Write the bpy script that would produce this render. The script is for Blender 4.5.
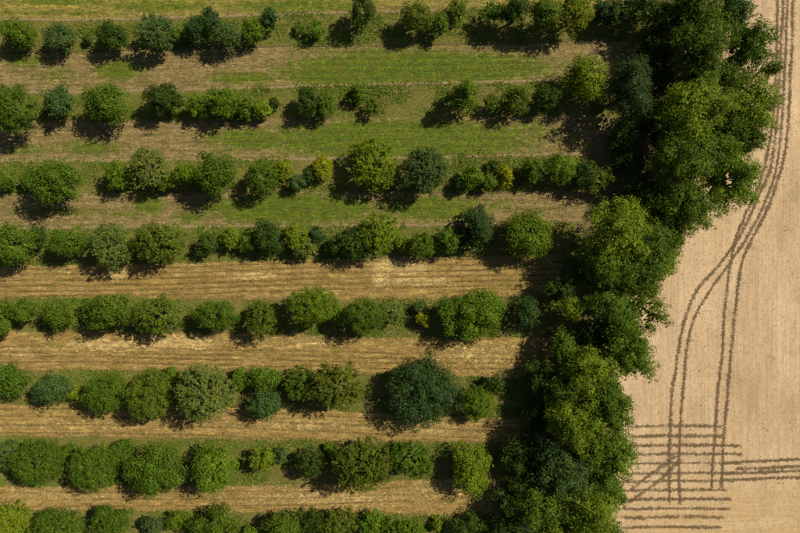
import bpy, math, random
import numpy as np
from mathutils import Vector

for o in list(bpy.data.objects):
    bpy.data.objects.remove(o)
S = bpy.context.scene
COL = S.collection

# ------------------------------------------------------------------ camera, sky, sun, exposure
PX = 0.2                      # metres of ground per photograph pixel
H = 106.0                     # flying height of the drone camera
cam = bpy.data.cameras.new('camera')
camo = bpy.data.objects.new('camera', cam)
COL.objects.link(camo)
camo.location = (0, 0, H)
camo.rotation_euler = (0, 0, 0)
cam.sensor_width = 36
cam.lens = 36 * H / (800 * PX)
cam.clip_start = 1
cam.clip_end = 5000
S.camera = camo

SUN_AZ = math.radians(62)     # clockwise from picture-up
SUN_EL = math.radians(44)
w = bpy.data.worlds.new('World')
S.world = w
w.use_nodes = True
wn = w.node_tree.nodes
sky = wn.new('ShaderNodeTexSky')
sky.sky_type = 'NISHITA'
sky.sun_disc = False
sky.sun_elevation = SUN_EL
sky.sun_rotation = SUN_AZ
w.node_tree.links.new(sky.outputs[0], wn['Background'].inputs[0])
wn['Background'].inputs[1].default_value = 0.05
sl = bpy.data.lights.new('sun', 'SUN')
sl.energy = 5.0
sl.angle = math.radians(0.55)
sl.color = (1.0, 0.92, 0.78)
so = bpy.data.objects.new('sun', sl)
COL.objects.link(so)
sd = Vector((math.sin(SUN_AZ) * math.cos(SUN_EL), math.cos(SUN_AZ) * math.cos(SUN_EL), math.sin(SUN_EL)))
so.rotation_euler = sd.to_track_quat('Z', 'Y').to_euler()
so.location = sd * 200
S.view_settings.view_transform = 'Standard'
S.view_settings.look = 'None'
S.view_settings.exposure = 0.12
S.view_settings.gamma = 1
S.view_settings.use_curve_mapping = False
S.cycles.max_bounces = 6
S.cycles.diffuse_bounces = 3
S.cycles.transmission_bounces = 3
S.cycles.use_denoising = True

# ------------------------------------------------------------------ helpers
def W(px, py):
    return (px - 400) * PX, (266.5 - py) * PX

def lin(r, g, b):
    f = lambda c: (c / 255 / 12.92) if c / 255 <= 0.04045 else ((c / 255 + 0.055) / 1.055) ** 2.4
    return (f(r), f(g), f(b), 1)

_rs = np.random.RandomState(7)
_grid = _rs.rand(256, 256)
def vnoise(x, y):
    x = np.asarray(x, float); y = np.asarray(y, float)
    xi = np.floor(x).astype(int); yi = np.floor(y).astype(int)
    fx = x - xi; fy = y - yi
    fx = fx * fx * (3 - 2 * fx); fy = fy * fy * (3 - 2 * fy)
    g = lambda a, b: _grid[a % 256, b % 256]
    return (g(xi, yi) * (1 - fx) + g(xi + 1, yi) * fx) * (1 - fy) + (g(xi, yi + 1) * (1 - fx) + g(xi + 1, yi + 1) * fx) * fy
def fbm(x, y, o=3):
    s = 0; a = 0.5; t = 0
    for i in range(o):
        s = s + a * vnoise(x * 2 ** i + 17 * i, y * 2 ** i + 31 * i); t += a; a *= 0.5
    return s / t

def mesh_from(name, verts, quads, attrs=None, mat=None, smooth=False):
    """verts (n,3), quads (m,k): one mesh through foreach_set"""
    me = bpy.data.meshes.new(name)
    verts = np.asarray(verts, np.float32); quads = np.asarray(quads, np.int32)
    k = quads.shape[1]
    me.vertices.add(len(verts)); me.vertices.foreach_set('co', verts.ravel())
    me.loops.add(quads.size); me.loops.foreach_set('vertex_index', quads.ravel())
    me.polygons.add(len(quads))
    me.polygons.foreach_set('loop_start', np.arange(0, quads.size, k, dtype=np.int32))
    me.polygons.foreach_set('loop_total', np.full(len(quads), k, np.int32))
    if smooth:
        me.polygons.foreach_set('use_smooth', np.ones(len(quads), bool))
    for an, (dom, val) in (attrs or {}).items():
        a = me.attributes.new(an, 'FLOAT', dom)
        a.data.foreach_set('value', np.asarray(val, np.float32))
    me.update(); me.validate()
    if mat: me.materials.append(mat)
    return me

def link(name, me, parent=None, kind=None, label=None, cat=None, group=None):
    o = bpy.data.objects.new(name, me)
    COL.objects.link(o)
    if parent: o.parent = parent
    if kind: o['kind'] = kind
    if label: o['label'] = label
    if cat: o['category'] = cat
    if group: o['group'] = group
    return o

# ------------------------------------------------------------------ materials
class NT:
    def __init__(s, name):
        s.m = bpy.data.materials.new(name); s.m.use_nodes = True
        s.t = s.m.node_tree; s.n = s.t.nodes; s.l = s.t.links
        s.b = s.n['Principled BSDF']; s.out = s.n['Material Output']
        s.b.inputs['Roughness'].default_value = 0.9
        s.b.inputs['Specular IOR Level'].default_value = 0.15
    def pos(s, scale=(1, 1, 1), rot=0.0):
        g = s.n.new('ShaderNodeNewGeometry'); m = s.n.new('ShaderNodeMapping')
        m.inputs['Scale'].default_value = scale; m.inputs['Rotation'].default_value = (0, 0, rot)
        s.l.new(g.outputs['Position'], m.inputs['Vector']); return m.outputs[0]
    def noise(s, sc, detail=3, vec=None, rough=0.6, dist=0.0):
        t = s.n.new('ShaderNodeTexNoise'); t.inputs['Scale'].default_value = sc
        t.inputs['Detail'].default_value = detail; t.inputs['Roughness'].default_value = rough
        t.inputs['Distortion'].default_value = dist
        s.l.new(vec if vec is not None else s.pos(), t.inputs['Vector']); return t.outputs['Fac']
    def ramp(s, fac, a, b):
        r = s.n.new('ShaderNodeMapRange'); r.inputs['From Min'].default_value = a; r.inputs['From Max'].default_value = b
        s.l.new(fac, r.inputs['Value']); return r.outputs[0]
    def attr(s, name):
        a = s.n.new('ShaderNodeAttribute'); a.attribute_name = name; return a.outputs['Fac']
    def math(s, op, a, b):
        m = s.n.new('ShaderNodeMath'); m.operation = op
        for i, v in enumerate((a, b)):
            if isinstance(v, (int, float)): m.inputs[i].default_value = v
            else: s.l.new(v, m.inputs[i])
        return m.outputs[0]
    def mix(s, fac, a, b, mode='MIX'):
        m = s.n.new('ShaderNodeMix'); m.data_type = 'RGBA'; m.blend_type = mode
        for i, v in ((0, fac), (6, a), (7, b)):
            if isinstance(v, (int, float)): m.inputs[i].default_value = v
            elif isinstance(v, tuple): m.inputs[i].default_value = v if len(v) == 4 else (*v, 1)
            else: s.l.new(v, m.inputs[i])
        return m.outputs[2]
    def gain(s, col, fac, lo, hi):
        """multiply a colour by a grey between lo and hi"""
        r = s.n.new('ShaderNodeMapRange'); r.inputs['To Min'].default_value = lo; r.inputs['To Max'].default_value = hi
        s.l.new(fac, r.inputs['Value'])
        c = s.n.new('ShaderNodeCombineColor')
        for i in range(3): s.l.new(r.outputs[0], c.inputs[i])
        return s.mix(1.0, col, c.outputs[0], 'MULTIPLY')
    def bump(s, h, strength=0.5, dist=0.1):
        b = s.n.new('ShaderNodeBump'); b.inputs['Strength'].default_value = strength; b.inputs['Distance'].default_value = dist
        s.l.new(h, b.inputs['Height']); s.l.new(b.outputs[0], s.b.inputs['Normal'])
    def color(s, c): s.l.new(c, s.b.inputs['Base Color']); return s.m

def m_leaf():
    t = NT('leaf')
    oi = t.n.new('ShaderNodeObjectInfo')
    ti = t.attr('tint')
    c = t.gain(oi.outputs['Color'], ti, 0.6, 1.45)
    yel = t.mix(1.0, c, (1.32, 1.15, 0.75, 1), 'MULTIPLY')
    c = t.mix(t.math('MULTIPLY', t.ramp(t.noise(0.55, 3), 0.45, 0.75), 0.75), c, yel)
    t.b.inputs['Roughness'].default_value = 0.55
    t.b.inputs['Specular IOR Level'].default_value = 0.1
    t.color(c)
    tr = t.n.new('ShaderNodeBsdfTranslucent')
    t.l.new(t.mix(1.0, c, (1.3, 1.25, 0.5, 1), 'MULTIPLY'), tr.inputs[0])
    mx = t.n.new('ShaderNodeMixShader'); mx.inputs[0].default_value = 0.3
    t.l.new(t.b.outputs[0], mx.inputs[1]); t.l.new(tr.outputs[0], mx.inputs[2]); t.l.new(mx.outputs[0], t.out.inputs[0])
    return t.m
def m_bark():
    t = NT('bark')
    return t.color(t.mix(t.noise(4, 4, t.pos((1, 1, 0.25))), (0.05, 0.04, 0.028, 1), (0.16, 0.13, 0.1, 1)))
def m_grass():
    t = NT('grass_blade')
    oi = t.n.new('ShaderNodeObjectInfo')
    dry = t.attr('dry')
    c = t.mix(dry, (0.096, 0.146, 0.012, 1), (0.28, 0.215, 0.06, 1))
    c = t.gain(c, t.attr('tint'), 0.72, 1.2)
    return t.color(c)
def m_ground():
    t = NT('dry_ground')
    a = t.noise(0.12, 4); b = t.noise(1.1, 5); f = t.noise(7, 4)
    c = t.mix(t.ramp(a, 0.35, 0.65), (0.15, 0.12, 0.042, 1), (0.20, 0.15, 0.07, 1))
    c = t.mix(t.math('MULTIPLY', t.ramp(b, 0.5, 0.7), 0.6), c, (0.075, 0.085, 0.02, 1))
    c = t.gain(c, f, 0.6, 1.4)
    t.bump(f, 0.6, 0.15)
    return t.color(c)
def m_alley(name, soil, gold, green, straw=(0.60, 0.43, 0.17, 1)):
    """soil / stubble colour, pale straw, weeds: mixed through vertex attributes broken up by noise"""
    t = NT(name)
    long_ = t.noise(1.0, 4, t.pos((0.22, 1.5, 1)))
    fine = t.noise(5.5, 4, t.pos((0.45, 1.2, 1)))
    mid = t.noise(0.8, 4)
    c = t.mix(t.ramp(long_, 0.35, 0.68), soil, gold)
    st = t.ramp(t.math('ADD', t.attr('straw'), t.math('MULTIPLY', t.math('SUBTRACT', t.noise(1.6, 5, t.pos((0.6, 1, 1))), 0.5), 2.6)), 0.45, 0.72)
    c = t.mix(st, c, straw)
    gr = t.ramp(t.math('ADD', t.attr('green'), t.math('MULTIPLY', t.math('SUBTRACT', mid, 0.5), 1.5)), 0.3, 0.75)
    grc = t.mix(t.ramp(t.noise(1.2, 4, t.pos((0.15, 1.5, 1))), 0.35, 0.7), green, (green[0] * 1.75, green[1] * 1.25, green[2] * 1.1, 1))
    c = t.mix(gr, c, grc)
    c = t.mix(t.math('MULTIPLY', t.attr('furrow'), t.ramp(t.noise(0.35, 4, t.pos((0.3, 1, 1))), 0.3, 0.62)), c, (soil[0] * 0.35, soil[1] * 0.37, soil[2] * 0.35, 1))
    c = t.gain(c, t.ramp(fine, .25, .75), 0.3, 1.7)
    c = t.gain(c, t.ramp(t.noise(2.2, 3, t.pos((.35, 1.3, 1))), .28, .72), .62, 1.38)
    c = t.mix(t.math('MULTIPLY', t.ramp(t.noise(0.9, 5, t.pos((.5, 1, 1))), .5, .66), .55), c, (soil[0] * .7, soil[1] * .78, soil[2] * .6, 1))
    c = t.gain(c, t.noise(0.5, 5), .55, 1.45)
    t.bump(t.noise(9, 4), 0.7, 0.12)
    return t.color(c)
def field_colour(t):
    drill = t.noise(1.0, 3, t.pos((2.2, 0.05, 1), math.radians(-3)))
    speck = t.noise(6.0, 5, t.pos((1, 0.5, 1), math.radians(-3)), 0.7)
    blot = t.noise(0.07, 5, t.pos((1, 0.45, 1), math.radians(-22)))
    c = t.mix(t.ramp(blot, 0.32, 0.68), (0.45, 0.312, 0.168, 1), (0.57, 0.415, 0.245, 1))
    c = t.mix(t.math('MULTIPLY', t.ramp(t.noise(0.16, 4, t.pos((1, 0.6, 1))), 0.48, 0.74), 0.6), c, (0.33, 0.235, 0.138, 1))
    # headland, worked across: rows run the other way and show more straw
    cross = t.noise(1.0, 3, t.pos((0.05, 1.3, 1), math.radians(3)))
    sep = t.n.new('ShaderNodeSeparateXYZ'); t.l.new(t.pos(), sep.inputs[0])
    hl = t.ramp(t.math('ADD', t.math('MULTIPLY', sep.outputs[1], -1), t.math('MULTIPLY', t.noise(0.09, 3), 14)), 48, 54)
    ch = t.mix(t.ramp(cross, 0.35, 0.7), c, (0.45, 0.30, 0.125, 1))
    c1 = t.gain(c, drill, 0.66, 1.34)
    c = t.mix(hl, c1, ch)
    c = t.gain(c, speck, 0.55, 1.45)
    c = t.gain(c, t.noise(1.3, 5, t.pos((1, .4, 1), math.radians(-3)), .75), .7, 1.3)
    return c, speck
def m_field():
    t = NT('stubble_field')
    c, sp = field_colour(t)
    t.bump(sp, 0.5, 0.08)
    return t.color(c)
def m_track():
    t = NT('wheel_track_soil')
    n = t.noise(3.2, 3, t.pos(), 0.7)
    n2 = t.noise(0.35, 3)
    edge = t.attr('edge')                     # 1 in the middle of the rut, 0 at its sides
    k = t.ramp(t.math('ADD', t.math('MULTIPLY', edge, 0.28), n), 0.52, 0.80)
    k = t.math('MULTIPLY', k, t.math('MULTIPLY', t.attr('strength'), t.ramp(n2, 0.1, 0.5)))
    dark = t.mix(t.noise(1.1, 4), (0.10, 0.066, 0.033, 1), (0.20, 0.135, 0.07, 1))
    t.color(dark)
    t.bump(n, 0.8, 0.12)
    tp = t.n.new('ShaderNodeBsdfTransparent'); mx = t.n.new('ShaderNodeMixShader')
    t.l.new(k, mx.inputs[0]); t.l.new(tp.outputs[0], mx.inputs[1]); t.l.new(t.b.outputs[0], mx.inputs[2]); t.l.new(mx.outputs[0], t.out.inputs[0])
    return t.m
def m_straw():
    t = NT('straw')
    return t.color(t.gain(t.mix(t.attr('dry'), (0.34, 0.25, 0.09, 1), (0.52, 0.385, 0.15, 1)), t.attr('tint'), 0.6, 1.25))

LEAF, BARK, GRASS, STRAW = m_leaf(), m_bark(), m_grass(), m_straw()

# ------------------------------------------------------------------ the ground
gx = np.linspace(-600, 600, 61)
V = np.array([(x, y, 0) for y in gx for x in gx])
Q = [(j * 61 + i, j * 61 + i + 1, (j + 1) * 61 + i + 1, (j + 1) * 61 + i) for j in range(60) for i in range(60)]
link('ground', mesh_from('ground', V, Q, mat=m_ground()), kind='structure', label='dry grassy ground under the trees')

# stubble field on the right
edge = [(688, -300), (690, -60), (694, 0), (704, 60), (704, 130), (690, 190), (658, 235), (636, 268), (622, 310), (608, 380), (601, 450), (594, 533), (588, 700), (580, 900)]
ey = np.array([e[1] for e in edge], float); ex = np.array([e[0] for e in edge], float)
V = []; Q = []
ys = np.linspace(-300, 900, 481)
for y in ys:
    x0 = np.interp(y, ey, ex) + (fbm(y * 0.09, 3.3) - 0.5) * 14 + (fbm(y * 0.45, 9.3) - 0.5) * 6
    for x in np.linspace(x0, 1500, 6):
        V.append((*W(x, y), 0.012))
for j in range(480):
    for i in range(5):
        a = j * 6 + i
        Q.append((a + 6, a + 7, a + 1, a))
link('stubble_field', mesh_from('stubble_field', V, Q, mat=m_field()), kind='structure', label='pale tan harvested stubble field on the right')

# wheel tracks on the field
TRK = m_track()
def catmull(pts, step=1.2):
    P = [np.array(p, float) for p in pts]
    P = [2 * P[0] - P[1]] + P + [2 * P[-1] - P[-2]]
    out = []
    for i in range(1, len(P) - 2):
        n = max(2, int(np.linalg.norm(P[i + 1] - P[i]) / step))
        for k in range(n):
            t = k / n
            out.append(0.5 * ((2 * P[i]) + (-P[i - 1] + P[i + 1]) * t + (2 * P[i - 1] - 5 * P[i] + 4 * P[i + 1] - P[i + 2]) * t * t + (-P[i - 1] + 3 * P[i] - 3 * P[i + 1] + P[i + 2]) * t ** 3))
    out.append(P[-2])
    return np.array(out)
trk_n = [0]
def track(pts, width=3.0, strength=1.0, label=None):
    width *= 1.7
    i = trk_n[0]; trk_n[0] += 1
    p = catmull(pts, .8)
    d = np.gradient(p, axis=0); d /= np.linalg.norm(d, axis=1)[:, None] + 1e-9
    nrm = np.stack([-d[:, 1], d[:, 0]], 1)
    s = np.arange(len(p))
    off = (fbm(s * 0.05, i * 7.7) - 0.5) * 1.2
    V = []; E = []; Q = []; ST = []
    z = 0.016 + 0.0035 * i
    for k in range(len(p)):
        wl = width * (0.62 + 0.7 * vnoise(k * 0.8, i * 3.1)); wr = width * (0.62 + 0.7 * vnoise(k * 0.8, i * 3.1 + 50))
        fade = min(1, (k + 1) / 5, (len(p) - k) / 5)
        for u, e, dz in ((-1, -.6, 0), (-0.22, 1, 0.07), (0.22, 1, 0.07), (1, -.6, 0)):
            q = p[k] + nrm[k] * (off[k] + u * (wl if u < 0 else wr) * 0.5)
            V.append((*W(*q), z + dz * vnoise(k * 1.3 + u * 9, i * 4.1))); E.append(.55 + .9 * vnoise(k * .33 + u, i * 6.3) if e > 0 else (-1.6 + 2.7 * vnoise(k * 1.3 + (7 if u < 0 else 0), i * 2.7))); ST.append(strength * fade * (0.75 + 0.5 * vnoise(k * 0.09, i * 5.5)))
    for k in range(len(p) - 1):
        for c in range(3):
            a = k * 4 + c
            Q.append((a, a + 1, a + 5, a + 4))
    V = np.array(V); Q = np.array(Q)
    me = mesh_from('wheel_track', V, Q, {'edge': ('POINT', E), 'strength': ('POINT', ST)}, TRK)
    if me.polygons[0].normal.z < 0: me.flip_normals()
    link('wheel_track', me, kind='structure', label=label)
L1 = [(783, -40), (783, 0), (780, 60), (777, 120), (771, 165), (757, 200), (741, 234), (717, 267), (700, 286), (687, 312), (679, 347), (674, 380), (671.5, 400), (670, 432), (669, 475), (670, 505)]
L2 = [(787.5, -40), (787.5, 0), (785, 60), (781.5, 125), (776, 170), (764, 205), (748, 236), (727, 267), (710, 290), (695, 317), (687, 347), (684, 380), (682, 400), (680, 432), (679, 475), (680, 505)]
L3 = [(777.5, -40), (777.5, 0), (776.5, 60), (773.5, 115), (768, 150), (759, 185), (746, 214), (736, 238), (730.5, 262), (725, 307), (723, 342), (720, 375), (717, 400), (715, 432), (712, 475), (712, 490)]
L4 = [(793, -40), (793, 0), (791, 60), (787.5, 134), (782, 165), (773, 195), (761, 222), (749, 245), (741, 267), (736, 305), (732, 342), (729, 375), (727, 400), (724, 432), (722, 475), (721, 488)]
track(L1, 3.1, 1.0, 'brown tyre track curving left down the stubble, outermost of the curved pair')
track(L2, 2.8, 1.0, 'brown tyre track curving left down the stubble, inner one of the curved pair')
track(L3, 2.9, 1.0, 'brown tyre track running straight down the stubble, left one of the straight pair')
track(L4, 3.0, 1.0, 'brown tyre track running straight down the stubble, right one of the straight pair')
for n, (y, x0, x1, wd, st) in enumerate([(426, 633, 722, 2.9, .95), (436, 630, 724, 3.3, 1), (445.5, 628, 742, 3.2, .95), (454, 632, 743, 2.9, .9), (463, 630, 741, 2.4, .85), (473, 630, 736, 2.7, .9),
                                  (481, 606, 735, 2.7, .9), (490, 612, 728, 2.9, .85), (499, 625, 732, 3.1, 1), (508.5, 622, 731, 2.7, .95), (517, 622, 725, 3.3, .9), (527, 622, 723, 2.9, .95)]):
    track([(x0, y + .5), ((x0 + x1) / 2, y - .3), (x1, y)], wd * .92, st * .9, 'short crosswise tyre track, number %s from the top of the ladder of twelve' % 'one two three four five six seven eight nine ten eleven twelve'.split()[n])
for n, (pts, wd) in enumerate([([(722, 463), (760, 461), (830, 458)], 2.6), ([(735, 468.5), (770, 467.5), (830, 464)], 2.8), ([(722, 473.5), (760, 472), (830, 469.5)], 2.8), ([(722, 480), (760, 478.5), (830, 475)], 2.6)]):
    track(pts, wd, 1, '%s of four tyre tracks leaving the field at the right edge' % ('topmost', 'second from top', 'third from top', 'lowest')[n])
track([(630, 491), (645, 478), (662, 466), (677, 455)], 3.2, .8, 'faint diagonal tyre track across the ladder of tracks, upper one')
track([(627, 503), (645, 491), (662, 478), (682, 458)], 3.2, .8, 'faint diagonal tyre track across the ladder of tracks, lower one')

# ------------------------------------------------------------------ alleys between the tree rows
# top and bottom edge of each alley as picture rows at these picture columns
XS = np.array([-160, 0, 100, 200, 300, 400, 500, 640], float)
ALLEY = [
    ([-16, -16, -16, -16, -18, -20, -22, -24], [20, 20, 20, 17, 13, 11, 9, 6]),
    ([54, 54, 52, 49, 46.5, 46, 44, 40], [92, 92, 91, 89, 87, 84, 82, 78]),
    ([122, 122, 121, 120, 118, 117, 116, 114], [161, 161, 160, 160, 159, 157, 155, 152]),
    ([194, 194, 193, 192, 192, 192, 192, 190], [227, 227, 226, 226, 226, 225, 223, 220]),
    ([266, 266, 265, 263, 259, 257, 255, 252], [298, 298, 298, 299, 300, 299, 296, 290]),
    ([331, 331, 331, 334, 335, 338, 338, 338], [369, 369, 370, 371, 372, 375, 378, 380]),
    ([404, 404, 404, 406, 410, 414, 418, 420], [436, 436, 437, 438, 440, 442, 442, 442]),
    ([486, 486, 485, 485, 484, 480, 476, 476], [510, 510, 510, 511, 512, 514, 516, 516]),
]
# green patches (cx, cy, rx, ry, amount) and straw patches, in picture pixels
GREEN = [(60, 2, 60, 4, .7), (60, 13, 70, 3, .5), (160, 6, 60, 7, .7), (300, 6, 90, 7, .7), (25, 60, 25, 9, .6), (120, 70, 28, 12, .8), (60, 75, 30, 10, .4), (245, 78, 40, 8, .7), (420, 68, 140, 18, 1.1), (330, 75, 60, 14, .8), (400, 52, 110, 7, .5),
         (30, 150, 30, 6, .5), (90, 148, 40, 9, .6), (255, 140, 60, 14, .7), (400, 140, 140, 22, 1.1), (520, 130, 50, 12, .5), (150, 205, 16, 12, .75), (60, 212, 60, 6, .45), (190, 217, 20, 7, .7), (125, 214, 25, 5, .4),
         (290, 209, 90, 15, 1.15), (430, 208, 60, 14, .8), (500, 205, 30, 8, .4), (300, 285, 200, 7, .3), (60, 283, 60, 5, .25), (520, 285, 60, 20, .3), (55, 342, 20, 8, .4), (335, 350, 8, 14, .4), (500, 355, 50, 20, .25), (60, 409, 20, 6, .4), (330, 428, 80, 6, .3), (400, 110, 60, 8, .6)]
STRAWP = [(55, 6, 60, 4, .6), (170, 2, 90, 3, .5), (330, 9, 60, 3, .4), (400, 267, 30, 8, 1.5), (420, 281, 34, 4, 1.3), (380, 279, 10, 8, 1.2), (255, 276, 26, 4, 1.1), (116, 274, 12, 6, 1.1), (60, 272, 60, 6, .3), (110, 345, 70, 8, .75), (180, 342, 40, 9, .85), (20, 352, 20, 8, .4), (480, 355, 60, 16, .5), (310, 345, 60, 9, .4),
          (100, 425, 100, 9, .35), (300, 425, 90, 10, .45), (330, 497, 90, 11, .6), (70, 495, 80, 8, .35), (430, 428, 40, 10, .5), (200, 410, 60, 5, .4), (440, 490, 40, 12, .5)]
def patch(P, px, py):
    v = np.zeros_like(px)
    for cx, cy, rx, ry, a in P:
        v = np.maximum(v, a * np.clip(1.35 - np.sqrt(((px - cx) / rx) ** 2 + ((py - cy) / ry) ** 2), 0, 1))
    return v
FURROW = {0: [3, 8, 13], 1: [6.5, 13, 19.5, 26, 32.5], 2: [7, 15, 23, 31], 3: [8, 17, 26], 4: [4, 9.5, 15, 20.5, 26, 31], 5: [16, 21, 25.5, 31], 6: [5, 13, 21, 29], 7: [7, 14, 21]}
FDEPTH = {0: .05, 1: .05, 2: .04, 3: .03, 4: .17, 5: .12, 6: .16, 7: .07}
m_top = m_alley('weedy_soil', (0.18, 0.132, 0.046, 1), (0.29, 0.205, 0.088, 1), (0.076, 0.124, 0.010, 1))
m_gold = m_alley('golden_stubble', (0.215, 0.142, 0.040, 1), (0.41, 0.270, 0.086, 1), (0.13, 0.132, 0.018, 1))
AEND = [655, 650, 605, 585, 562, 548, 520, 492]
m_yel = m_alley('yellowing_crop', (0.19, 0.155, 0.04, 1), (0.30, 0.235, 0.052, 1), (0.085, 0.125, 0.012, 1), (0.33, 0.27, 0.035, 1))
ANAME = ['first', 'second', 'third', 'fourth', 'fifth', 'sixth', 'seventh', 'lowest']
rng = np.random.RandomState(11)
for ai, (top, bot) in enumerate(ALLEY):
    nx, ny = 420, 44
    xs = np.linspace(-160, AEND[ai], nx)
    t0 = np.interp(xs, XS, top) + (fbm(xs * 0.06, ai * 5.1) - .5) * 4 + (fbm(xs * 0.4, ai * 9.1) - .5) * 2.5
    b0 = np.interp(xs, XS, bot) + (fbm(xs * 0.06, ai * 5.1 + 40) - .5) * 4 + (fbm(xs * 0.4, ai * 9.1 + 40) - .5) * 2.5
    v = np.linspace(0, 1, ny)
    px = np.repeat(xs[None], ny, 0); py = t0[None] + (b0 - t0)[None] * v[:, None]
    dist = py - np.interp(px, XS, top)
    g = patch(GREEN, px, py) + (0.14 if ai < 4 else 0.06)
    st = patch(STRAWP, px, py)
    fu = np.zeros_like(px)
    for f in FURROW[ai]:
        fu = np.maximum(fu, np.clip(1 - np.abs(dist - f - (fbm(px * 0.03, f) - .5) * 1.0) / (1.0 if ai >= 4 else 1.4), 0, 1) ** .7)
    z = 0.012 + FDEPTH[ai] * (1 - fu) * np.clip(np.minimum(v, 1 - v)[:, None] * 12, 0, 1) + (fbm(px * .5, py * .5) - .5) * .06 * np.clip(np.minimum(v, 1 - v)[:, None] * 12, 0, 1)
    X, Y = W(px, py)
    V = np.stack([X, Y, np.maximum(z, 0.006)], -1).reshape(-1, 3)
    idx = np.arange(nx * ny).reshape(ny, nx)
    Q = np.stack([idx[1:, :-1], idx[1:, 1:], idx[:-1, 1:], idx[:-1, :-1]], -1).reshape(-1, 4)
    me = mesh_from('crop_alley', V, Q, {'green': ('POINT', g.ravel()), 'straw': ('POINT', st.ravel()), 'furrow': ('POINT', fu.ravel() * (1.0 if ai >= 4 else .4))}, m_yel if ai == 0 else m_top if ai < 4 else m_gold, smooth=True)
    link('crop_alley', me, kind='structure', label=ANAME[ai] + ' bare alley between tree rows from the top')

m_strip = []
for nm, a, b in (('olive_grass', (0.12, 0.132, 0.018, 1), (0.20, 0.165, 0.045, 1)), ('dry_grass', (0.125, 0.12, 0.028, 1), (0.22, 0.165, 0.05, 1))):
    t = NT(nm)
    c = t.mix(t.ramp(t.noise(0.35, 4), .35, .65), a, b)
    c = t.mix(t.math('MULTIPLY', t.ramp(t.noise(1.4, 4), .5, .7), .6), c, (0.075, 0.1, 0.016, 1))
    c = t.gain(c, t.noise(5, 4), .55, 1.45); t.bump(t.noise(6, 4), .7, .15)
    m_strip.append(t.color(c))
for si in range(8):
    xs = np.linspace(-160, AEND[si] - 10, 260)
    t0 = np.interp(xs, XS, ALLEY[si][1]) - 3
    b0 = np.interp(xs, XS, ALLEY[si + 1][0]) + 3 if si < 7 else np.full(len(xs), 590.0)
    V = []
    for f in (0, .5, 1):
        yy = t0 + (b0 - t0) * f
        X, Y = W(xs, yy); V.append(np.stack([X, Y, np.full(len(xs), .004)], -1))
    V = np.concatenate(V); idx = np.arange(len(V)).reshape(3, -1)
    Q = np.stack([idx[1:, :-1], idx[1:, 1:], idx[:-1, 1:], idx[:-1, :-1]], -1).reshape(-1, 4)
    link('grass_strip', mesh_from('grass_strip', V, Q, mat=m_strip[0 if si < 4 else 1]), kind='structure', label='grassy strip under the %s tree row' % ['top', 'second', 'third', 'fourth', 'fifth', 'sixth', 'seventh', 'bottom'][si])

# low ridges added to cast a shade line, darkened for it; also pale worn edges
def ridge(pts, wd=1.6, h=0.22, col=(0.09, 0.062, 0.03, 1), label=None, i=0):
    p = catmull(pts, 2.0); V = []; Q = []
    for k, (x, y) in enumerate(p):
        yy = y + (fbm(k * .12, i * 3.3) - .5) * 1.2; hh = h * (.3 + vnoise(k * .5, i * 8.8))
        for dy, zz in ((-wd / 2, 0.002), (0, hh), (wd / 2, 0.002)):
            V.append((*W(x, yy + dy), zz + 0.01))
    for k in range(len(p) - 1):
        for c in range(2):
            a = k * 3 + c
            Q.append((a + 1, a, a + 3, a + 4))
    t = NT('edge_line_tone')
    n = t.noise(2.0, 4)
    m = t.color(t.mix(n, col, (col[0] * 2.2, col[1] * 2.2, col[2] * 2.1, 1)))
    me = mesh_from('edge_line', V, Q, mat=m)
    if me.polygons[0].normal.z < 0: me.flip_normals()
    link('edge_line', me, kind='structure', label=label)
ridge([(-40, 53), (0, 52.5), (60, 51.5), (200, 48.5), (300, 46), (380, 46), (460, 44), (620, 40)], 1.5, .26, label='thin dark line below the top tree row, ridge added for its shade', i=1)
ridge([(170, 193), (250, 190.5), (330, 190.5), (470, 193), (530, 193)], 1.3, .2, label='thin dark line below the third tree row, ridge added for its shade', i=2)
PALE = (0.17, 0.12, 0.062, 1)
for i, pts in enumerate([[(-40, 19.5), (100, 19), (200, 16.5), (300, 13.5), (400, 11), (470, 10)], [(-40, 93), (100, 91.5), (250, 87.5), (400, 83.5), (560, 80)], [(-40, 161), (100, 160), (300, 159), (470, 156), (590, 153)], [(-40, 229), (100, 227), (300, 226), (500, 224)]]):
    ridge(pts, 3.2, .07, PALE, 'pale bare earth line above the %s tree row' % ['first', 'second', 'third', 'fourth'][i], 10 + i)

# ------------------------------------------------------------------ low vegetation (nobody could count it)
def tufts(name, px, py, dry, size, label, cat, mat, z0=0.02, flat=False, seed=0):
    r = np.random.RandomState(seed); n = len(px); B = 3
    X, Y = W(px, py)
    C = np.repeat(np.stack([X, Y, np.full(n, z0)], -1), B, 0)
    s = np.repeat(size, B) * r.uniform(.6, 1.3, n * B)
    a = r.uniform(0, 2 * np.pi, n * B)
    tilt = r.uniform(.9, 1.5, n * B) if flat else r.uniform(.6, 1.35, n * B)
    d = np.stack([np.cos(a) * np.sin(tilt), np.sin(a) * np.sin(tilt), np.cos(tilt)], -1)
    side = np.stack([-np.sin(a), np.cos(a), np.zeros(n * B)], -1)
    wd = s * (0.055 if flat else 0.3)
    j = r.normal(0, .25, (n * B, 3)) * s[:, None]; j[:, 2] = 0
    C = C + j
    v0 = C - side * wd[:, None]; v1 = C + side * wd[:, None]; v2 = C + d * s[:, None]
    V = np.stack([v0, v1, v2], 1).reshape(-1, 3)
    Q = np.arange(n * B * 3).reshape(-1, 3)
    dr = np.repeat(dry, B) + r.normal(0, .12, n * B)
    me = mesh_from(name, V, Q, {'dry': ('FACE', np.clip(dr, 0, 1)), 'tint': ('FACE', r.rand(n * B))}, mat)
    link(name, me, kind='stuff', label=label, cat=cat)
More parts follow.
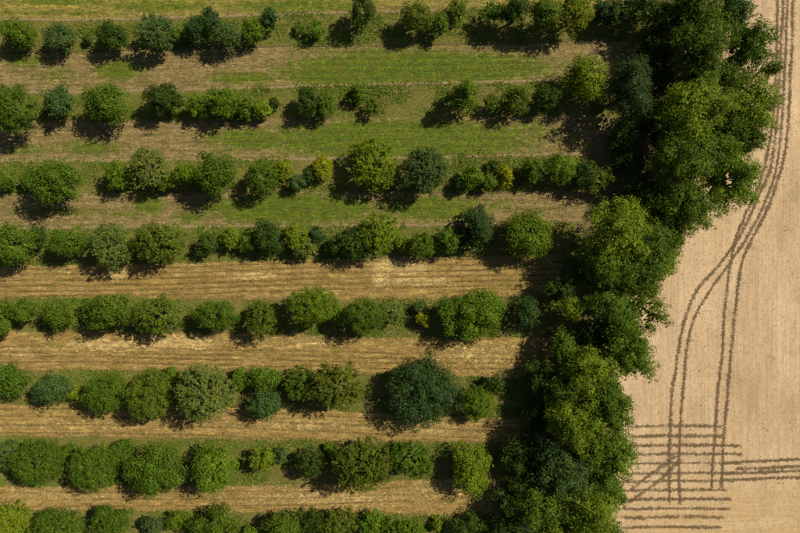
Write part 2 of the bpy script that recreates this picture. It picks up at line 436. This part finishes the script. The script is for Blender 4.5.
# tree strips: between bottom of alley i and top of alley i+1
TALL = [(85, 33, 12, 12, .9), (132, 33, 8, 10, .4), (185, 35, 12, 12, .8), (365, 92, 40, 12, .8), (330, 90, 30, 8, .6), (30, 178, 14, 14, .7), (90, 240, 10, 12, .8), (40, 312, 30, 14, .8), (80, 306, 30, 10, .9), (170, 305, 20, 10, .4),
        (395, 312, 22, 16, 1), (90, 372, 20, 10, .4), (275, 450, 30, 16, .8), (300, 445, 30, 8, .6), (390, 455, 50, 14, .8), (20, 445, 40, 10, .7), (180, 455, 20, 14, .6), (330, 455, 20, 16, .6), (400, 520, 60, 14, .7), (185, 518, 16, 12, .8), (450, 178, 20, 14, .5), (500, 182, 30, 12, .6), (240, 240, 60, 14, .5), (330, 230, 60, 8, .5), (345, 28, 60, 14, .2), (520, 165, 40, 10, .5), (480, 10, 50, 8, .5)]
SEND = [650, 630, 600, 580, 560, 545, 520, 500]
names = ['top', 'second', 'third', 'fourth', 'fifth', 'sixth', 'seventh', 'bottom']
for si in range(8):
    r = np.random.RandomState(100 + si)
    n = 14000
    px = r.uniform(-60, SEND[si], n)
    t = np.interp(px, XS, ALLEY[si][1]) - 1; b = np.interp(px, XS, ALLEY[si + 1][0]) + 1 if si < 7 else np.full(n, 575.0)
    py = t + (b - t) * r.rand(n) + r.normal(0, 1.2, n)
    tall = np.maximum(patch(TALL, px, py), np.clip((fbm(px * .05 + 3, py * .09 + si) - .45) * 2.2, 0, .6))
    d = np.clip((.40 if si < 4 else .36) + (fbm(px * .04, py * .08) - .5) * 1.6 - tall * .7, 0.02, 1)
    px_shade = np.clip((px - 500) / 60, 0, 1)
    keep = r.rand(n) > px_shade * .55
    tufts('grass', px[keep], py[keep], d[keep], (0.19 + .38 * np.clip(tall, 0, 1))[keep], 'rough yellow-green grass under the %s tree row' % names[si], 'grass', GRASS, seed=200 + si)
for ai, (top, bot) in enumerate(ALLEY):
    r = np.random.RandomState(300 + ai)
    n = 12000
    px = r.uniform(-40, AEND[ai] - 8, n); t = np.interp(px, XS, top); b = np.interp(px, XS, bot)
    py = t + (b - t) * r.rand(n)
    g = patch(GREEN, px, py) + (.18 if ai < 4 else .02) + (fbm(px * .08, py * .2) - .5) * .7
    k = r.rand(n) < np.clip(g, 0.03, 1) * .8
    k &= fbm(px * .02, py * .75 + 7) > .36
    tufts('weeds', px[k], py[k], np.clip(.28 - g[k] * .22 + (fbm(px * .05, py * .6) - .45)[k] * .9, 0, 1), np.full(k.sum(), .20 if ai < 4 else .26), 'low green weeds in the %s alley from the top' % ANAME[ai], 'weeds', GRASS, z0=.05, seed=400 + ai)
    if ai >= 4:
        s = patch(STRAWP, px, py) * 1.0 + .3 + (fbm(px * .06 + 9, py * .25) - .5) * .8
        k = r.rand(n) < np.clip(s, 0, 1)
        tufts('straw', px[k], py[k], np.clip(s[k], 0, 1), np.full(k.sum(), .42), 'loose dry straw lying in the %s alley from the top' % ANAME[ai], 'straw', STRAW, z0=.06 + FDEPTH[ai], flat=True, seed=500 + ai)

r = np.random.RandomState(77)
n = 5200
py = r.uniform(-30, 570, n); px = np.interp(py, ey, ex) + r.normal(0, 5, n) + (fbm(py * .05, 2.2) - .5) * 16
tufts('grass', px, py, np.clip(.45 + (fbm(px * .1, py * .1) - .5) * 2, 0, 1), r.uniform(.2, .55, n), 'rough grass margin between tree belt and stubble field', 'grass', GRASS, seed=901)
n = 260
px = r.uniform(610, 830, n); py = r.uniform(-20, 560, n); k = px > np.interp(py, ey, ex) + 6
tufts('weeds', px[k], py[k], r.uniform(.1, .9, n)[k], r.uniform(.12, .28, n)[k], 'tiny scattered weeds in the pale stubble field', 'weeds', GRASS, seed=902)
n = 20000
px = r.uniform(600, 830, n); py = r.uniform(-20, 560, n); k = px > np.interp(py, ey, ex) + 2
tufts('straw', px[k], py[k], r.uniform(0, 1, n)[k], np.full(k.sum(), .26), 'short cut straw strewn over the pale stubble field', 'straw', STRAW, z0=.02, flat=True, seed=903)

# ------------------------------------------------------------------ trees
CLR = {  # leaf colours; dark also carries the shadow inside the belt
    'green': ((0.090, 0.150, 0.011), 'green'), 'bright': ((0.118, 0.192, 0.011), 'bright green'), 'dark': ((0.052, 0.090, 0.011), 'dark green'),
    'blue': ((0.044, 0.086, 0.021), 'dark blue-green'), 'teal': ((0.074, 0.128, 0.029), 'bluish green'), 'yellow': ((0.160, 0.218, 0.011), 'yellow-green'),
    'gold': ((0.25, 0.275, 0.009), 'golden yellow'), 'olive': ((0.110, 0.148, 0.013), 'olive'), 'grey': ((0.142, 0.186, 0.034), 'grey-green'), 'lime': ((0.155, 0.222, 0.013), 'light green'),
}
STY = {'c': 'clumpy', 's': 'smooth rounded', 'f': 'feathery', 'k': 'conical', 't': 'thin', 'w': 'twiggy'}

def unit(v): return v / (np.linalg.norm(v, axis=-1, keepdims=True) + 1e-9)

def crown_mesh(seed, rx, ry, rz, zc, style, dens, wild=1.0):
    r = np.random.RandomState(seed)
    area = math.pi * rx * ry
    N = int(max(260, area * dens))
    R = (rx + ry) / 2
    leaf = {'c': .29, 's': .215, 'f': .235, 'k': .30, 't': .28, 'w': .25}[style]
    leaf *= 1.0 + 0.10 * min(1, R / 6)
    rl0 = {'c': .26 * R + .18, 's': .11 * R + .16, 'f': .16 * R + .16, 'k': .20 * R + .15, 't': .22 * R + .14, 'w': .16 * R + .14}[style]
    rl0 = min(rl0, {'c': 1.45, 's': .6, 'f': .8, 'k': 1.0, 't': 1.0, 'w': .8}[style])
    nl = int(np.clip(2.6 * (4 * math.pi * R * R * .62) / (math.pi * rl0 * rl0 * 1.15), 10, 420))
    ph = r.uniform(0, 6.28, 6); am = r.uniform(.03, .10, 6) * (0.7 if style == 's' else .9 + .7 * wild)
    def env(d):
        az = np.arctan2(d[:, 1], d[:, 0])
        e = 1 + sum(am[i] * np.sin((i + 2) * az + ph[i] + d[:, 2] * (2 + i)) for i in range(6)) * .8
        return e
    ld = unit(r.normal(0, 1, (nl * 3, 3))); ld = ld[ld[:, 2] > -.42][:nl]
    if style == 't': ld = ld[: max(6, int(len(ld) * .55))]
    nl = len(ld)
    rl = rl0 * r.uniform(.62, 1.35, nl)
    sc = np.array([rx, ry, rz])
    depth = r.uniform(.86, 1.04, nl) if style != 'c' else r.uniform(.74, 1.06, nl)
    if style == 'k':
        q = (ld[:, 2] + .42) / 1.42
        prof = (1 - q) ** .75 + .06
        c = np.stack([np.cos(np.arctan2(ld[:, 1], ld[:, 0])) * prof * rx, np.sin(np.arctan2(ld[:, 1], ld[:, 0])) * prof * ry, (q * 2 - 1) * rz], -1)
    else:
        c = ld * sc * (env(ld) * depth)[:, None]
        c = c - ld * (rl * .75)[:, None]
    # leaves
    wgt = rl ** 2; wgt /= wgt.sum()
    li = r.choice(nl, N, p=wgt)
    if style in 'fw':        # sprays: leaves strung along shoots that leave the lobe outwards
        out = unit(ld[li] * np.array([1, 1, .7]) + np.array([0, 0, .35]))
        nsh = nl * 5
        sh = unit(ld[np.arange(nsh) % nl] + r.normal(0, .55, (nsh, 3)) + np.array([0, 0, .25]))
        pick = li + nl * r.randint(0, 5, N)
        tt = r.rand(N) ** .8
        u = sh[pick]
        p = c[li] + u * (rl[li] * (0.25 + 1.05 * tt))[:, None] + r.normal(0, .08, (N, 3))
        nrm = unit(.8 * np.cross(u, r.normal(0, 1, (N, 3))) + np.array([0, 0, .5]) + .7 * out)
        tan = unit(u + r.normal(0, .45, (N, 3)))
    else:
        u = unit(r.normal(0, 1, (N, 3)) + ld[li] * .55 + np.array([0, 0, .35]))
        p = c[li] + u * (rl[li] * (1 - .38 * r.rand(N) ** 1.6))[:, None] * np.array([1, 1, .8])
        sp = r.rand(N) < .04 + .14 * wild      # young shoots standing out of the lobe
        shd = unit(ld + r.normal(0, .6, (nl, 3)) + np.array([0, 0, .3]))
        p[sp] = (c[li] + unit(shd[li] + r.normal(0, .16, (N, 3))) * (rl[li] * r.uniform(.8, 1.5, N))[:, None])[sp]
        nrm = unit(u + r.normal(0, .38, (N, 3)) + np.array([0, 0, .25]))
        tan = unit(r.normal(0, 1, (N, 3)))
    m = r.rand(N) < .14      # inner sprays
    p[m] *= r.uniform(.55, .82, (m.sum(), 1))
    nrm[m] = unit(nrm[m] + np.array([0, 0, .8]))
    tan = unit(tan - nrm * (tan * nrm).sum(1, keepdims=True)); bit = np.cross(nrm, tan)
    L = leaf * r.uniform(.6, 1.35, N); Wd = L * r.uniform(.5, .8, N)
    L[m] *= 2.4; Wd[m] *= 2.4
    p[:, 2] += zc
    p[:, 2] = np.maximum(p[:, 2], .12)
    a = p - tan * (L * .5)[:, None]; b = p + bit * (Wd * .5)[:, None] - nrm * (L * .06)[:, None]
    cc = p + tan * (L * .5)[:, None]; d = p - bit * (Wd * .5)[:, None] - nrm * (L * .06)[:, None]
    V = np.stack([a, b, cc, d], 1).reshape(-1, 3)
    V[:, 2] = np.maximum(V[:, 2], .03)
    lt = r.normal(0, .10, nl)
    tint = np.clip(.42 + lt[li] + r.normal(0, .17, N), 0, 1)
    return mesh_from('crown', V, np.arange(4 * N).reshape(-1, 4), {'tint': ('FACE', tint)}, LEAF), c + np.array([0, 0, zc])

def tube(V, Q, a, b, ra, rb, k=6):
    a = np.array(a, float); b = np.array(b, float); d = unit(b - a)
    s = unit(np.cross(d, [0.3, .9, .1] if abs(d[2]) > .8 else [0, 0, 1])); t = np.cross(d, s)
    o = len(V)
    for P, rr in ((a, ra), (b, rb)):
        for i in range(k):
            an = 2 * math.pi * i / k
            V.append(tuple(P + (s * math.cos(an) + t * math.sin(an)) * rr))
    for i in range(k):
        Q.append((o + i, o + (i + 1) % k, o + k + (i + 1) % k, o + k + i))

def trunk_mesh(seed, h, zc, lobes, shrub, twiggy):
    r = np.random.RandomState(seed + 5)
    V, Q = [], []
    r0 = .035 * h if not shrub else .02 * h + .02
    pick = lobes[r.choice(len(lobes), min(len(lobes), 34 if twiggy else (9 if not shrub else 7)), replace=False)]
    if shrub:
        for c in pick:       # several stems from the ground
            b = np.array([c[0] * .12, c[1] * .12, -.05]); m = np.array([c[0] * .45, c[1] * .45, max(.3, c[2] * .55)])
            tube(V, Q, b, m, r0, r0 * .7); tube(V, Q, m, c, r0 * .7, r0 * .2)
    else:
        lean = r.normal(0, .15, 2)
        p1 = np.array([lean[0], lean[1], zc * .45]); p2 = np.array([lean[0] * 1.6, lean[1] * 1.6, zc * .95])
        tube(V, Q, (0, 0, -.1), p1, r0, r0 * .75, 8); tube(V, Q, p1, p2, r0 * .75, r0 * .45, 8)
        for c in pick:
            s = p1 + (p2 - p1) * r.uniform(.1, 1)
            m = s + (c - s) * .55 + np.array([0, 0, -.2])
            tube(V, Q, s, m, r0 * .4, r0 * .25); tube(V, Q, m, c, r0 * .25, r0 * .07)
    if twiggy:               # bare twig ends standing out of the crown
        for c in pick:
            d = unit(c - np.array([0, 0, zc * .5])); e = c + d * r.uniform(.5, 1.2)
            tube(V, Q, c - d * .8, e, .05, .02, 4)
    return mesh_from('trunk', V, Q, mat=BARK)

count = [0]
def plant(cx, cy, rx, ry, style, clr, h, label, group, dens=110):
    i = count[0]; count[0] += 1
    r = random.Random(i * 13 + 1)
    rm = (rx + ry) / 2 * PX
    if h is None:
        h = .55 + 1.78 * rm + r.uniform(-.25, .25) if rm > 1.6 else .3 + 1.55 * rm
        if style == 'k': h *= 1.35
    tall = h > 9.5
    rzf = .43 if tall else .46
    rz = h * rzf; zc = h - rz
    k = (H - zc) / H
    X, Y = W(cx, cy)
    x, y = X * k, Y * k
    shrub = rm < 1.9
    e = bpy.data.objects.new('shrub' if shrub else ('tree' if style != 'k' else 'conical_tree'), None)
    COL.objects.link(e)
    e.empty_display_size = .5
    e.location = (x, y, 0)
    e['label'] = label; e['category'] = 'shrub' if shrub else 'tree'; e['group'] = group
    q = .925 if group == 'trees planted in rows' else 1
    me, lobes = crown_mesh(1000 + i, rx * PX * k * q, ry * PX * k * q, rz, zc, style, dens * (.55 if style == 't' else 1) * (1.55 if style == 's' else 1.35 if style == 'f' else 1.0 if style == 'c' else 1), 0 if q < 1 else 1)
    c = link('crown', me, e)
    b = CLR[clr][0]; v = r.uniform(.9, 1.1)
    c.color = (b[0] * v * r.uniform(.93, 1.07), b[1] * v, b[2] * v, 1)
    link('trunk' if not shrub else 'stems', trunk_mesh(1000 + i, h, zc, lobes, shrub, style == 'w'), e)

# rows from the top: (x, y, rx, ry, style, colour[, height]) of each crown as the photograph shows it
ROWS = [
 [(19, 34, 17, 15, 'c', 'green'), (59.5, 38, 16, 16, 'c', 'teal'), (88, 39, 5.5, 6, 'c', 'dark'), (112, 36, 18, 15, 'c', 'dark'), (156, 33, 19, 19, 'f', 'teal'), (178, 35, 8, 9, 's', 'bright'),
  (196, 30, 13, 16, 'c', 'blue'), (210, 22, 13, 14, 'c', 'blue'), (226, 34, 18, 15, 'c', 'teal'), (253, 31, 13, 13, 's', 'bright'), (270, 19, 11, 12, 'c', 'blue'), (300, 27, 6, 7, 't', 'green'), (317, 28, 10, 10, 't', 'bright'),
  (363, 12, 14, 17, 's', 'dark', 7.5), (418, 18, 18, 17, 'c', 'olive', 7), (440, 25, 11, 14, 'c', 'green'), (458, 9, 10, 11, 'f', 'bright'), (492, 12, 13, 13, 't', 'green'), (516, 12, 17, 16, 'c', 'dark', 9), (544, 15, 18, 19, 'c', 'green', 9), (574, 14, 17, 20, 'f', 'yellow', 9), (604, 11, 14, 14, 'c', 'blue', 6)],
 [(14, 110, 24, 27, 's', 'green'), (59, 104, 16, 18, 'c', 'teal'), (108, 104, 26, 21, 'c', 'green'), (164, 100, 20, 19, 'c', 'dark'), (198, 106, 13, 14, 'c', 'bright'), (222, 103, 20, 17, 'c', 'bright'), (245, 106, 12, 14, 'c', 'green'), (262, 109, 12, 11, 'c', 'lime'), (274, 103, 7, 8, 'c', 'dark'),
  (308, 102, 14, 17, 'c', 'dark'), (326, 105, 11, 15, 's', 'green'), (358, 93, 7, 11, 'k', 'green', 4.5), (373, 107, 9, 10, 't', 'green'), (466, 95, 14, 19, 'k', 'green', 8.5), (492, 102, 10, 11, 't', 'olive'), (517, 100, 15, 15, 'f', 'olive'), (546, 98, 15, 14, 'c', 'dark'), (586, 78, 23, 27, 'c', 'yellow', 9)],
 [(6, 178, 11, 13, 't', 'green'), (29, 178, 9, 11, 't', 'green'), (55, 182, 31, 24, 'c', 'green'), (118, 175, 15, 16, 'c', 'bright'), (150, 168, 19, 21, 'f', 'grey'), (166, 180, 12, 12, 'c', 'bright'), (187, 174, 15, 13, 'c', 'bright'), (216, 173, 24, 24, 'c', 'green'),
  (263, 179, 17, 19, 's', 'green'), (284, 170, 11, 11, 'f', 'yellow'), (297, 182, 11, 10, 'c', 'teal'), (310, 176, 9, 9, 't', 'dark'), (323, 168, 11, 12, 'f', 'gold'), (374, 165, 26, 28, 'f', 'yellow', 7.5), (424, 171, 25, 24, 'f', 'teal'), (461, 185, 8, 9, 'c', 'dark'), (473, 177, 13, 13, 'c', 'bright'), (489, 182, 10, 10, 'c', 'green'), (494, 166, 8, 8, 't', 'dark'), (506, 176, 8, 13, 'k', 'gold', 4),
  (533, 171, 14, 14, 'c', 'green'), (560, 168, 18, 16, 'c', 'bright'), (584, 174, 16, 16, 'c', 'dark')],
 [(14, 244, 22, 24, 'c', 'green'), (38, 237, 11, 13, 'c', 'dark'), (67, 243, 20, 17, 'c', 'green'), (111, 245, 21, 24, 'f', 'grey'), (160, 242, 27, 21, 'f', 'olive'), (207, 244, 13, 13, 'c', 'dark'), (231, 238, 10, 12, 'f', 'lime'), (247, 243, 10, 11, 'c', 'green'), (267, 236, 18, 18, 'c', 'dark'), (297, 236, 13, 15, 'f', 'yellow'), (305, 248, 13, 11, 'f', 'grey'), (317, 236, 10, 10, 'c', 'blue'),
  (338, 244, 13, 13, 'c', 'dark'), (357, 244, 18, 17, 'w', 'dark'), (379, 233, 22, 20, 'f', 'yellow'), (403, 243, 9, 9, 'f', 'lime'), (421, 246, 15, 15, 's', 'green'), (448, 241, 15, 15, 'c', 'green'), (478, 229, 19, 25, 'k', 'blue', 7.5), (529, 234, 27, 28, 'c', 'bright', 8)],
 [(3, 317, 13, 20, 'c', 'green'), (22, 311, 14, 15, 'c', 'green'), (58, 314, 20, 16, 'c', 'green'), (110, 311, 29, 21, 'c', 'green'), (158, 315, 25, 20, 'w', 'olive'), (216, 315, 24, 16, 's', 'green'), (262, 320, 17, 19, 'f', 'olive'), (312, 306, 27, 22, 's', 'bright'), (337, 314, 9, 12, 's', 'lime'), (364, 317, 23, 20, 's', 'green'), (392, 312, 12, 13, 't', 'grey'),
  (420, 307, 8, 8, 'c', 'teal'), (423, 319, 8, 9, 'c', 'gold'), (448, 316, 14, 22, 'c', 'green'), (478, 314, 30, 30, 'c', 'bright', 8.5), (528, 312, 15, 19, 'c', 'blue')],
 [(10, 379, 21, 19, 'c', 'green'), (52, 388, 20, 17, 'c', 'teal'), (73, 392, 9, 9, 'c', 'lime'), (107, 393, 23, 22, 's', 'green'), (150, 395, 24, 28, 's', 'olive'), (170, 375, 10, 11, 'c', 'green'), (204, 392, 30, 29, 'f', 'grey'), (240, 378, 9, 13, 's', 'bright'), (265, 378, 20, 14, 'c', 'green'), (265, 404, 19, 16, 'c', 'teal'), (301, 383, 18, 17, 'f', 'green'), (336, 386, 29, 24, 'f', 'olive'),
  (424, 392, 40, 38, 'c', 'blue', 8.5), (478, 403, 18, 19, 's', 'bright', 5.5), (495, 384, 11, 12, 'c', 'dark')],
 [(8, 455, 14, 16, 'f', 'teal'), (38, 461, 28, 24, 's', 'green'), (71, 452, 10, 11, 'c', 'green'), (95, 467, 26, 26, 's', 'green'), (124, 452, 15, 14, 's', 'green'), (157, 470, 31, 30, 'c', 'green'), (214, 468, 25, 27, 'c', 'bright'), (262, 458, 14, 15, 'c', 'lime'), (282, 456, 8, 10, 'c', 'teal'), (311, 462, 16, 17, 's', 'dark'), (331, 449, 7, 8, 'c', 'bright'), (364, 464, 32, 26, 'f', 'olive'), (409, 457, 22, 17, 'f', 'green'), (425, 467, 10, 10, 'c', 'green'), (470, 467, 22, 29, 'c', 'yellow', 7)],
 [(14, 520, 21, 18, 'f', 'lime'), (58, 525, 27, 18, 's', 'green'), (110, 521, 24, 17, 'c', 'green'), (152, 525, 13, 11, 'c', 'teal'), (178, 520, 13, 11, 's', 'bright'), (216, 524, 27, 19, 'c', 'green'), (250, 531, 9, 7, 'c', 'bright'), (284, 525, 22, 16, 'c', 'green'), (313, 520, 16, 14, 'c', 'dark'), (336, 522, 21, 15, 'f', 'olive'), (372, 524, 13, 15, 'f', 'bright'), (392, 529, 14, 11, 'f', 'green'), (410, 529, 16, 10, 's', 'bright'), (437, 525, 7, 8, 'k', 'lime', 2.6), (470, 528, 24, 16, 'c', 'dark', 5)],
]
ROWN = ['top', 'second', 'third', 'fourth', 'fifth', 'sixth', 'seventh', 'bottom']
ORD = 'first second third fourth fifth sixth seventh eighth ninth tenth eleventh twelfth thirteenth fourteenth fifteenth sixteenth seventeenth eighteenth nineteenth twentieth'.split()
def look(e):
    r = (e[2] + e[3]) / 2
    size = 'small' if r < 10 else ('large' if r > 21 else 'mid-sized')
    kind = 'shrub' if r * PX < 1.9 else 'tree'
    return '%s %s %s %s' % (size, CLR[e[5]][1], STY[e[4]], kind)
for ri, row in enumerate(ROWS):
    seen = {}
    for e in sorted(row): seen.setdefault(look(e), []).append(e)
    for e in row:
        s = seen[look(e)]
        where = 'in the %s tree row' % ROWN[ri] if ri in (0, 7) else 'in the %s tree row from the top' % ROWN[ri]
        if len(s) == 1: lab = '%s %s' % (look(e), where)
        else: lab = '%s, %s such from left %s' % (look(e), ORD[s.index(e)], where.replace('in the ', 'in ').replace('from the top', 'from top'))
        plant(*e[:6], e[6] if len(e) > 6 else None, lab, 'trees planted in rows')

# the tall tree belt along the field
BELT = [  # low dark trees fill the inside; shadow between crowns put into their leaf colour
 (640, 8, 22, 18, 'c', 'dark', 8), (690, 10, 25, 19, 'c', 'green', 14), (731, 17, 18, 20, 'c', 'teal', 12), (697, 48, 26, 27, 'c', 'green', 15), (747, 48, 23, 24, 'c', 'green', 13), (655, 52, 20, 20, 'c', 'dark', 6), (632, 89, 20, 32, 'c', 'blue', 12),
 (673, 46, 7, 7, 'c', 'teal', 11), (691, 112, 32, 31, 'c', 'lime', 16), (750, 108, 23, 30, 'c', 'yellow', 13), (741, 142, 22, 15, 'c', 'green', 11), (683, 158, 33, 25, 'c', 'green', 15), (727, 180, 26, 32, 'c', 'bright', 14), (684, 208, 27, 27, 'c', 'green', 13), (630, 160, 20, 18, 'c', 'dark', 5), (640, 192, 24, 18, 'c', 'dark', 6),
 (614, 234, 34, 34, 'c', 'lime', 15), (646, 246, 22, 26, 'c', 'green', 14), (660, 262, 17, 14, 'f', 'lime', 9), (586, 268, 22, 18, 'c', 'dark', 8), (634, 276, 26, 18, 'c', 'green', 14), (612, 310, 26, 24, 'c', 'green', 14), (645, 306, 17, 24, 't', 'olive', 13), (570, 308, 15, 13, 'c', 'lime', 10),
 (631, 356, 21, 22, 'c', 'green', 13), (561, 345, 15, 18, 'c', 'green', 8), (588, 372, 25, 26, 'c', 'lime', 14), (562, 392, 20, 18, 'c', 'green', 11), (540, 415, 17, 20, 'c', 'dark', 6), (610, 408, 20, 24, 'c', 'green', 14), (576, 420, 28, 26, 'c', 'lime', 15), (613, 452, 19, 22, 'c', 'bright', 13), (519, 455, 20, 20, 'c', 'dark', 6.5), (566, 470, 36, 22, 'c', 'teal', 12),
 (538, 505, 24, 20, 'c', 'green', 12), (588, 508, 30, 27, 'c', 'lime', 14), (616, 492, 8, 14, 'f', 'green', 8), (560, 530, 24, 14, 'c', 'yellow', 12), (512, 500, 18, 20, 'c', 'dark', 8), (545, 448, 16, 14, 'c', 'blue', 11), (606, 530, 20, 14, 'c', 'green', 11), (511, 527, 18, 14, 'c', 'dark', 9), (625, 135, 16, 16, 'c', 'dark', 7), (600, 180, 15, 14, 't', 'olive', 6), (560, 290, 16, 14, 'c', 'dark', 8),
 (728, 76, 22, 16, 'c', 'green', 9.6), (726, 116, 18, 22, 'c', 'green', 11), (700, 80, 18, 16, 'c', 'green', 12), (668, 20, 20, 18, 'c', 'dark', 9), (664, 80, 15, 15, 'c', 'dark', 6), (655, 125, 18, 22, 'c', 'dark', 6), (720, 142, 24, 20, 'c', 'green', 12), (712, 28, 18, 18, 'c', 'green', 13), (655, 218, 20, 18, 'c', 'dark', 7), (668, 238, 16, 18, 'c', 'green', 10),
 (600, 268, 22, 20, 'c', 'green', 13), (622, 335, 22, 20, 'c', 'green', 12), (592, 335, 20, 18, 'c', 'dark', 7), (600, 395, 22, 22, 'c', 'green', 13), (596, 445, 22, 22, 'c', 'green', 13), (598, 478, 20, 20, 'c', 'green', 12), (545, 475, 18, 18, 'c', 'dark', 7), (540, 375, 15, 16, 'c', 'dark', 7), (730, -12, 24, 18, 'c', 'green', 13), (768, 70, 8, 12, 'c', 'green', 8), (640, 285, 16, 14, 'c', 'green', 10), (615, 15, 10, 12, 'c', 'dark', 7)]
seen = {}
def wl(e): return '%s %s %s in the tall tree belt' % (look(e).rsplit(' ', 1)[0].replace('mid-sized', 'medium'), 'tree', '') if 0 else '%s in tall tree belt' % (look(e).rsplit(' ', 1)[0] + ' tree')
for e in sorted(BELT, key=lambda e: e[1]): seen.setdefault(wl(e), []).append(e)
for e in BELT:
    s = seen[wl(e)]
    lev = ROWN[int(np.argmin([abs(e[1] - y) for y in (33, 103, 176, 242, 313, 390, 464, 524)]))]
    lab = wl(e) + ', level with %s tree row' % lev
    if len(s) > 1: lab = wl(e) + ', %s such from the top' % ORD[s.index(e)]
    e = (e[0], e[1], e[2] * 1.03, e[3] * 1.04, *e[4:])
    plant(*e[:6], e[6], lab, 'tall trees of the belt beside the field', 95)
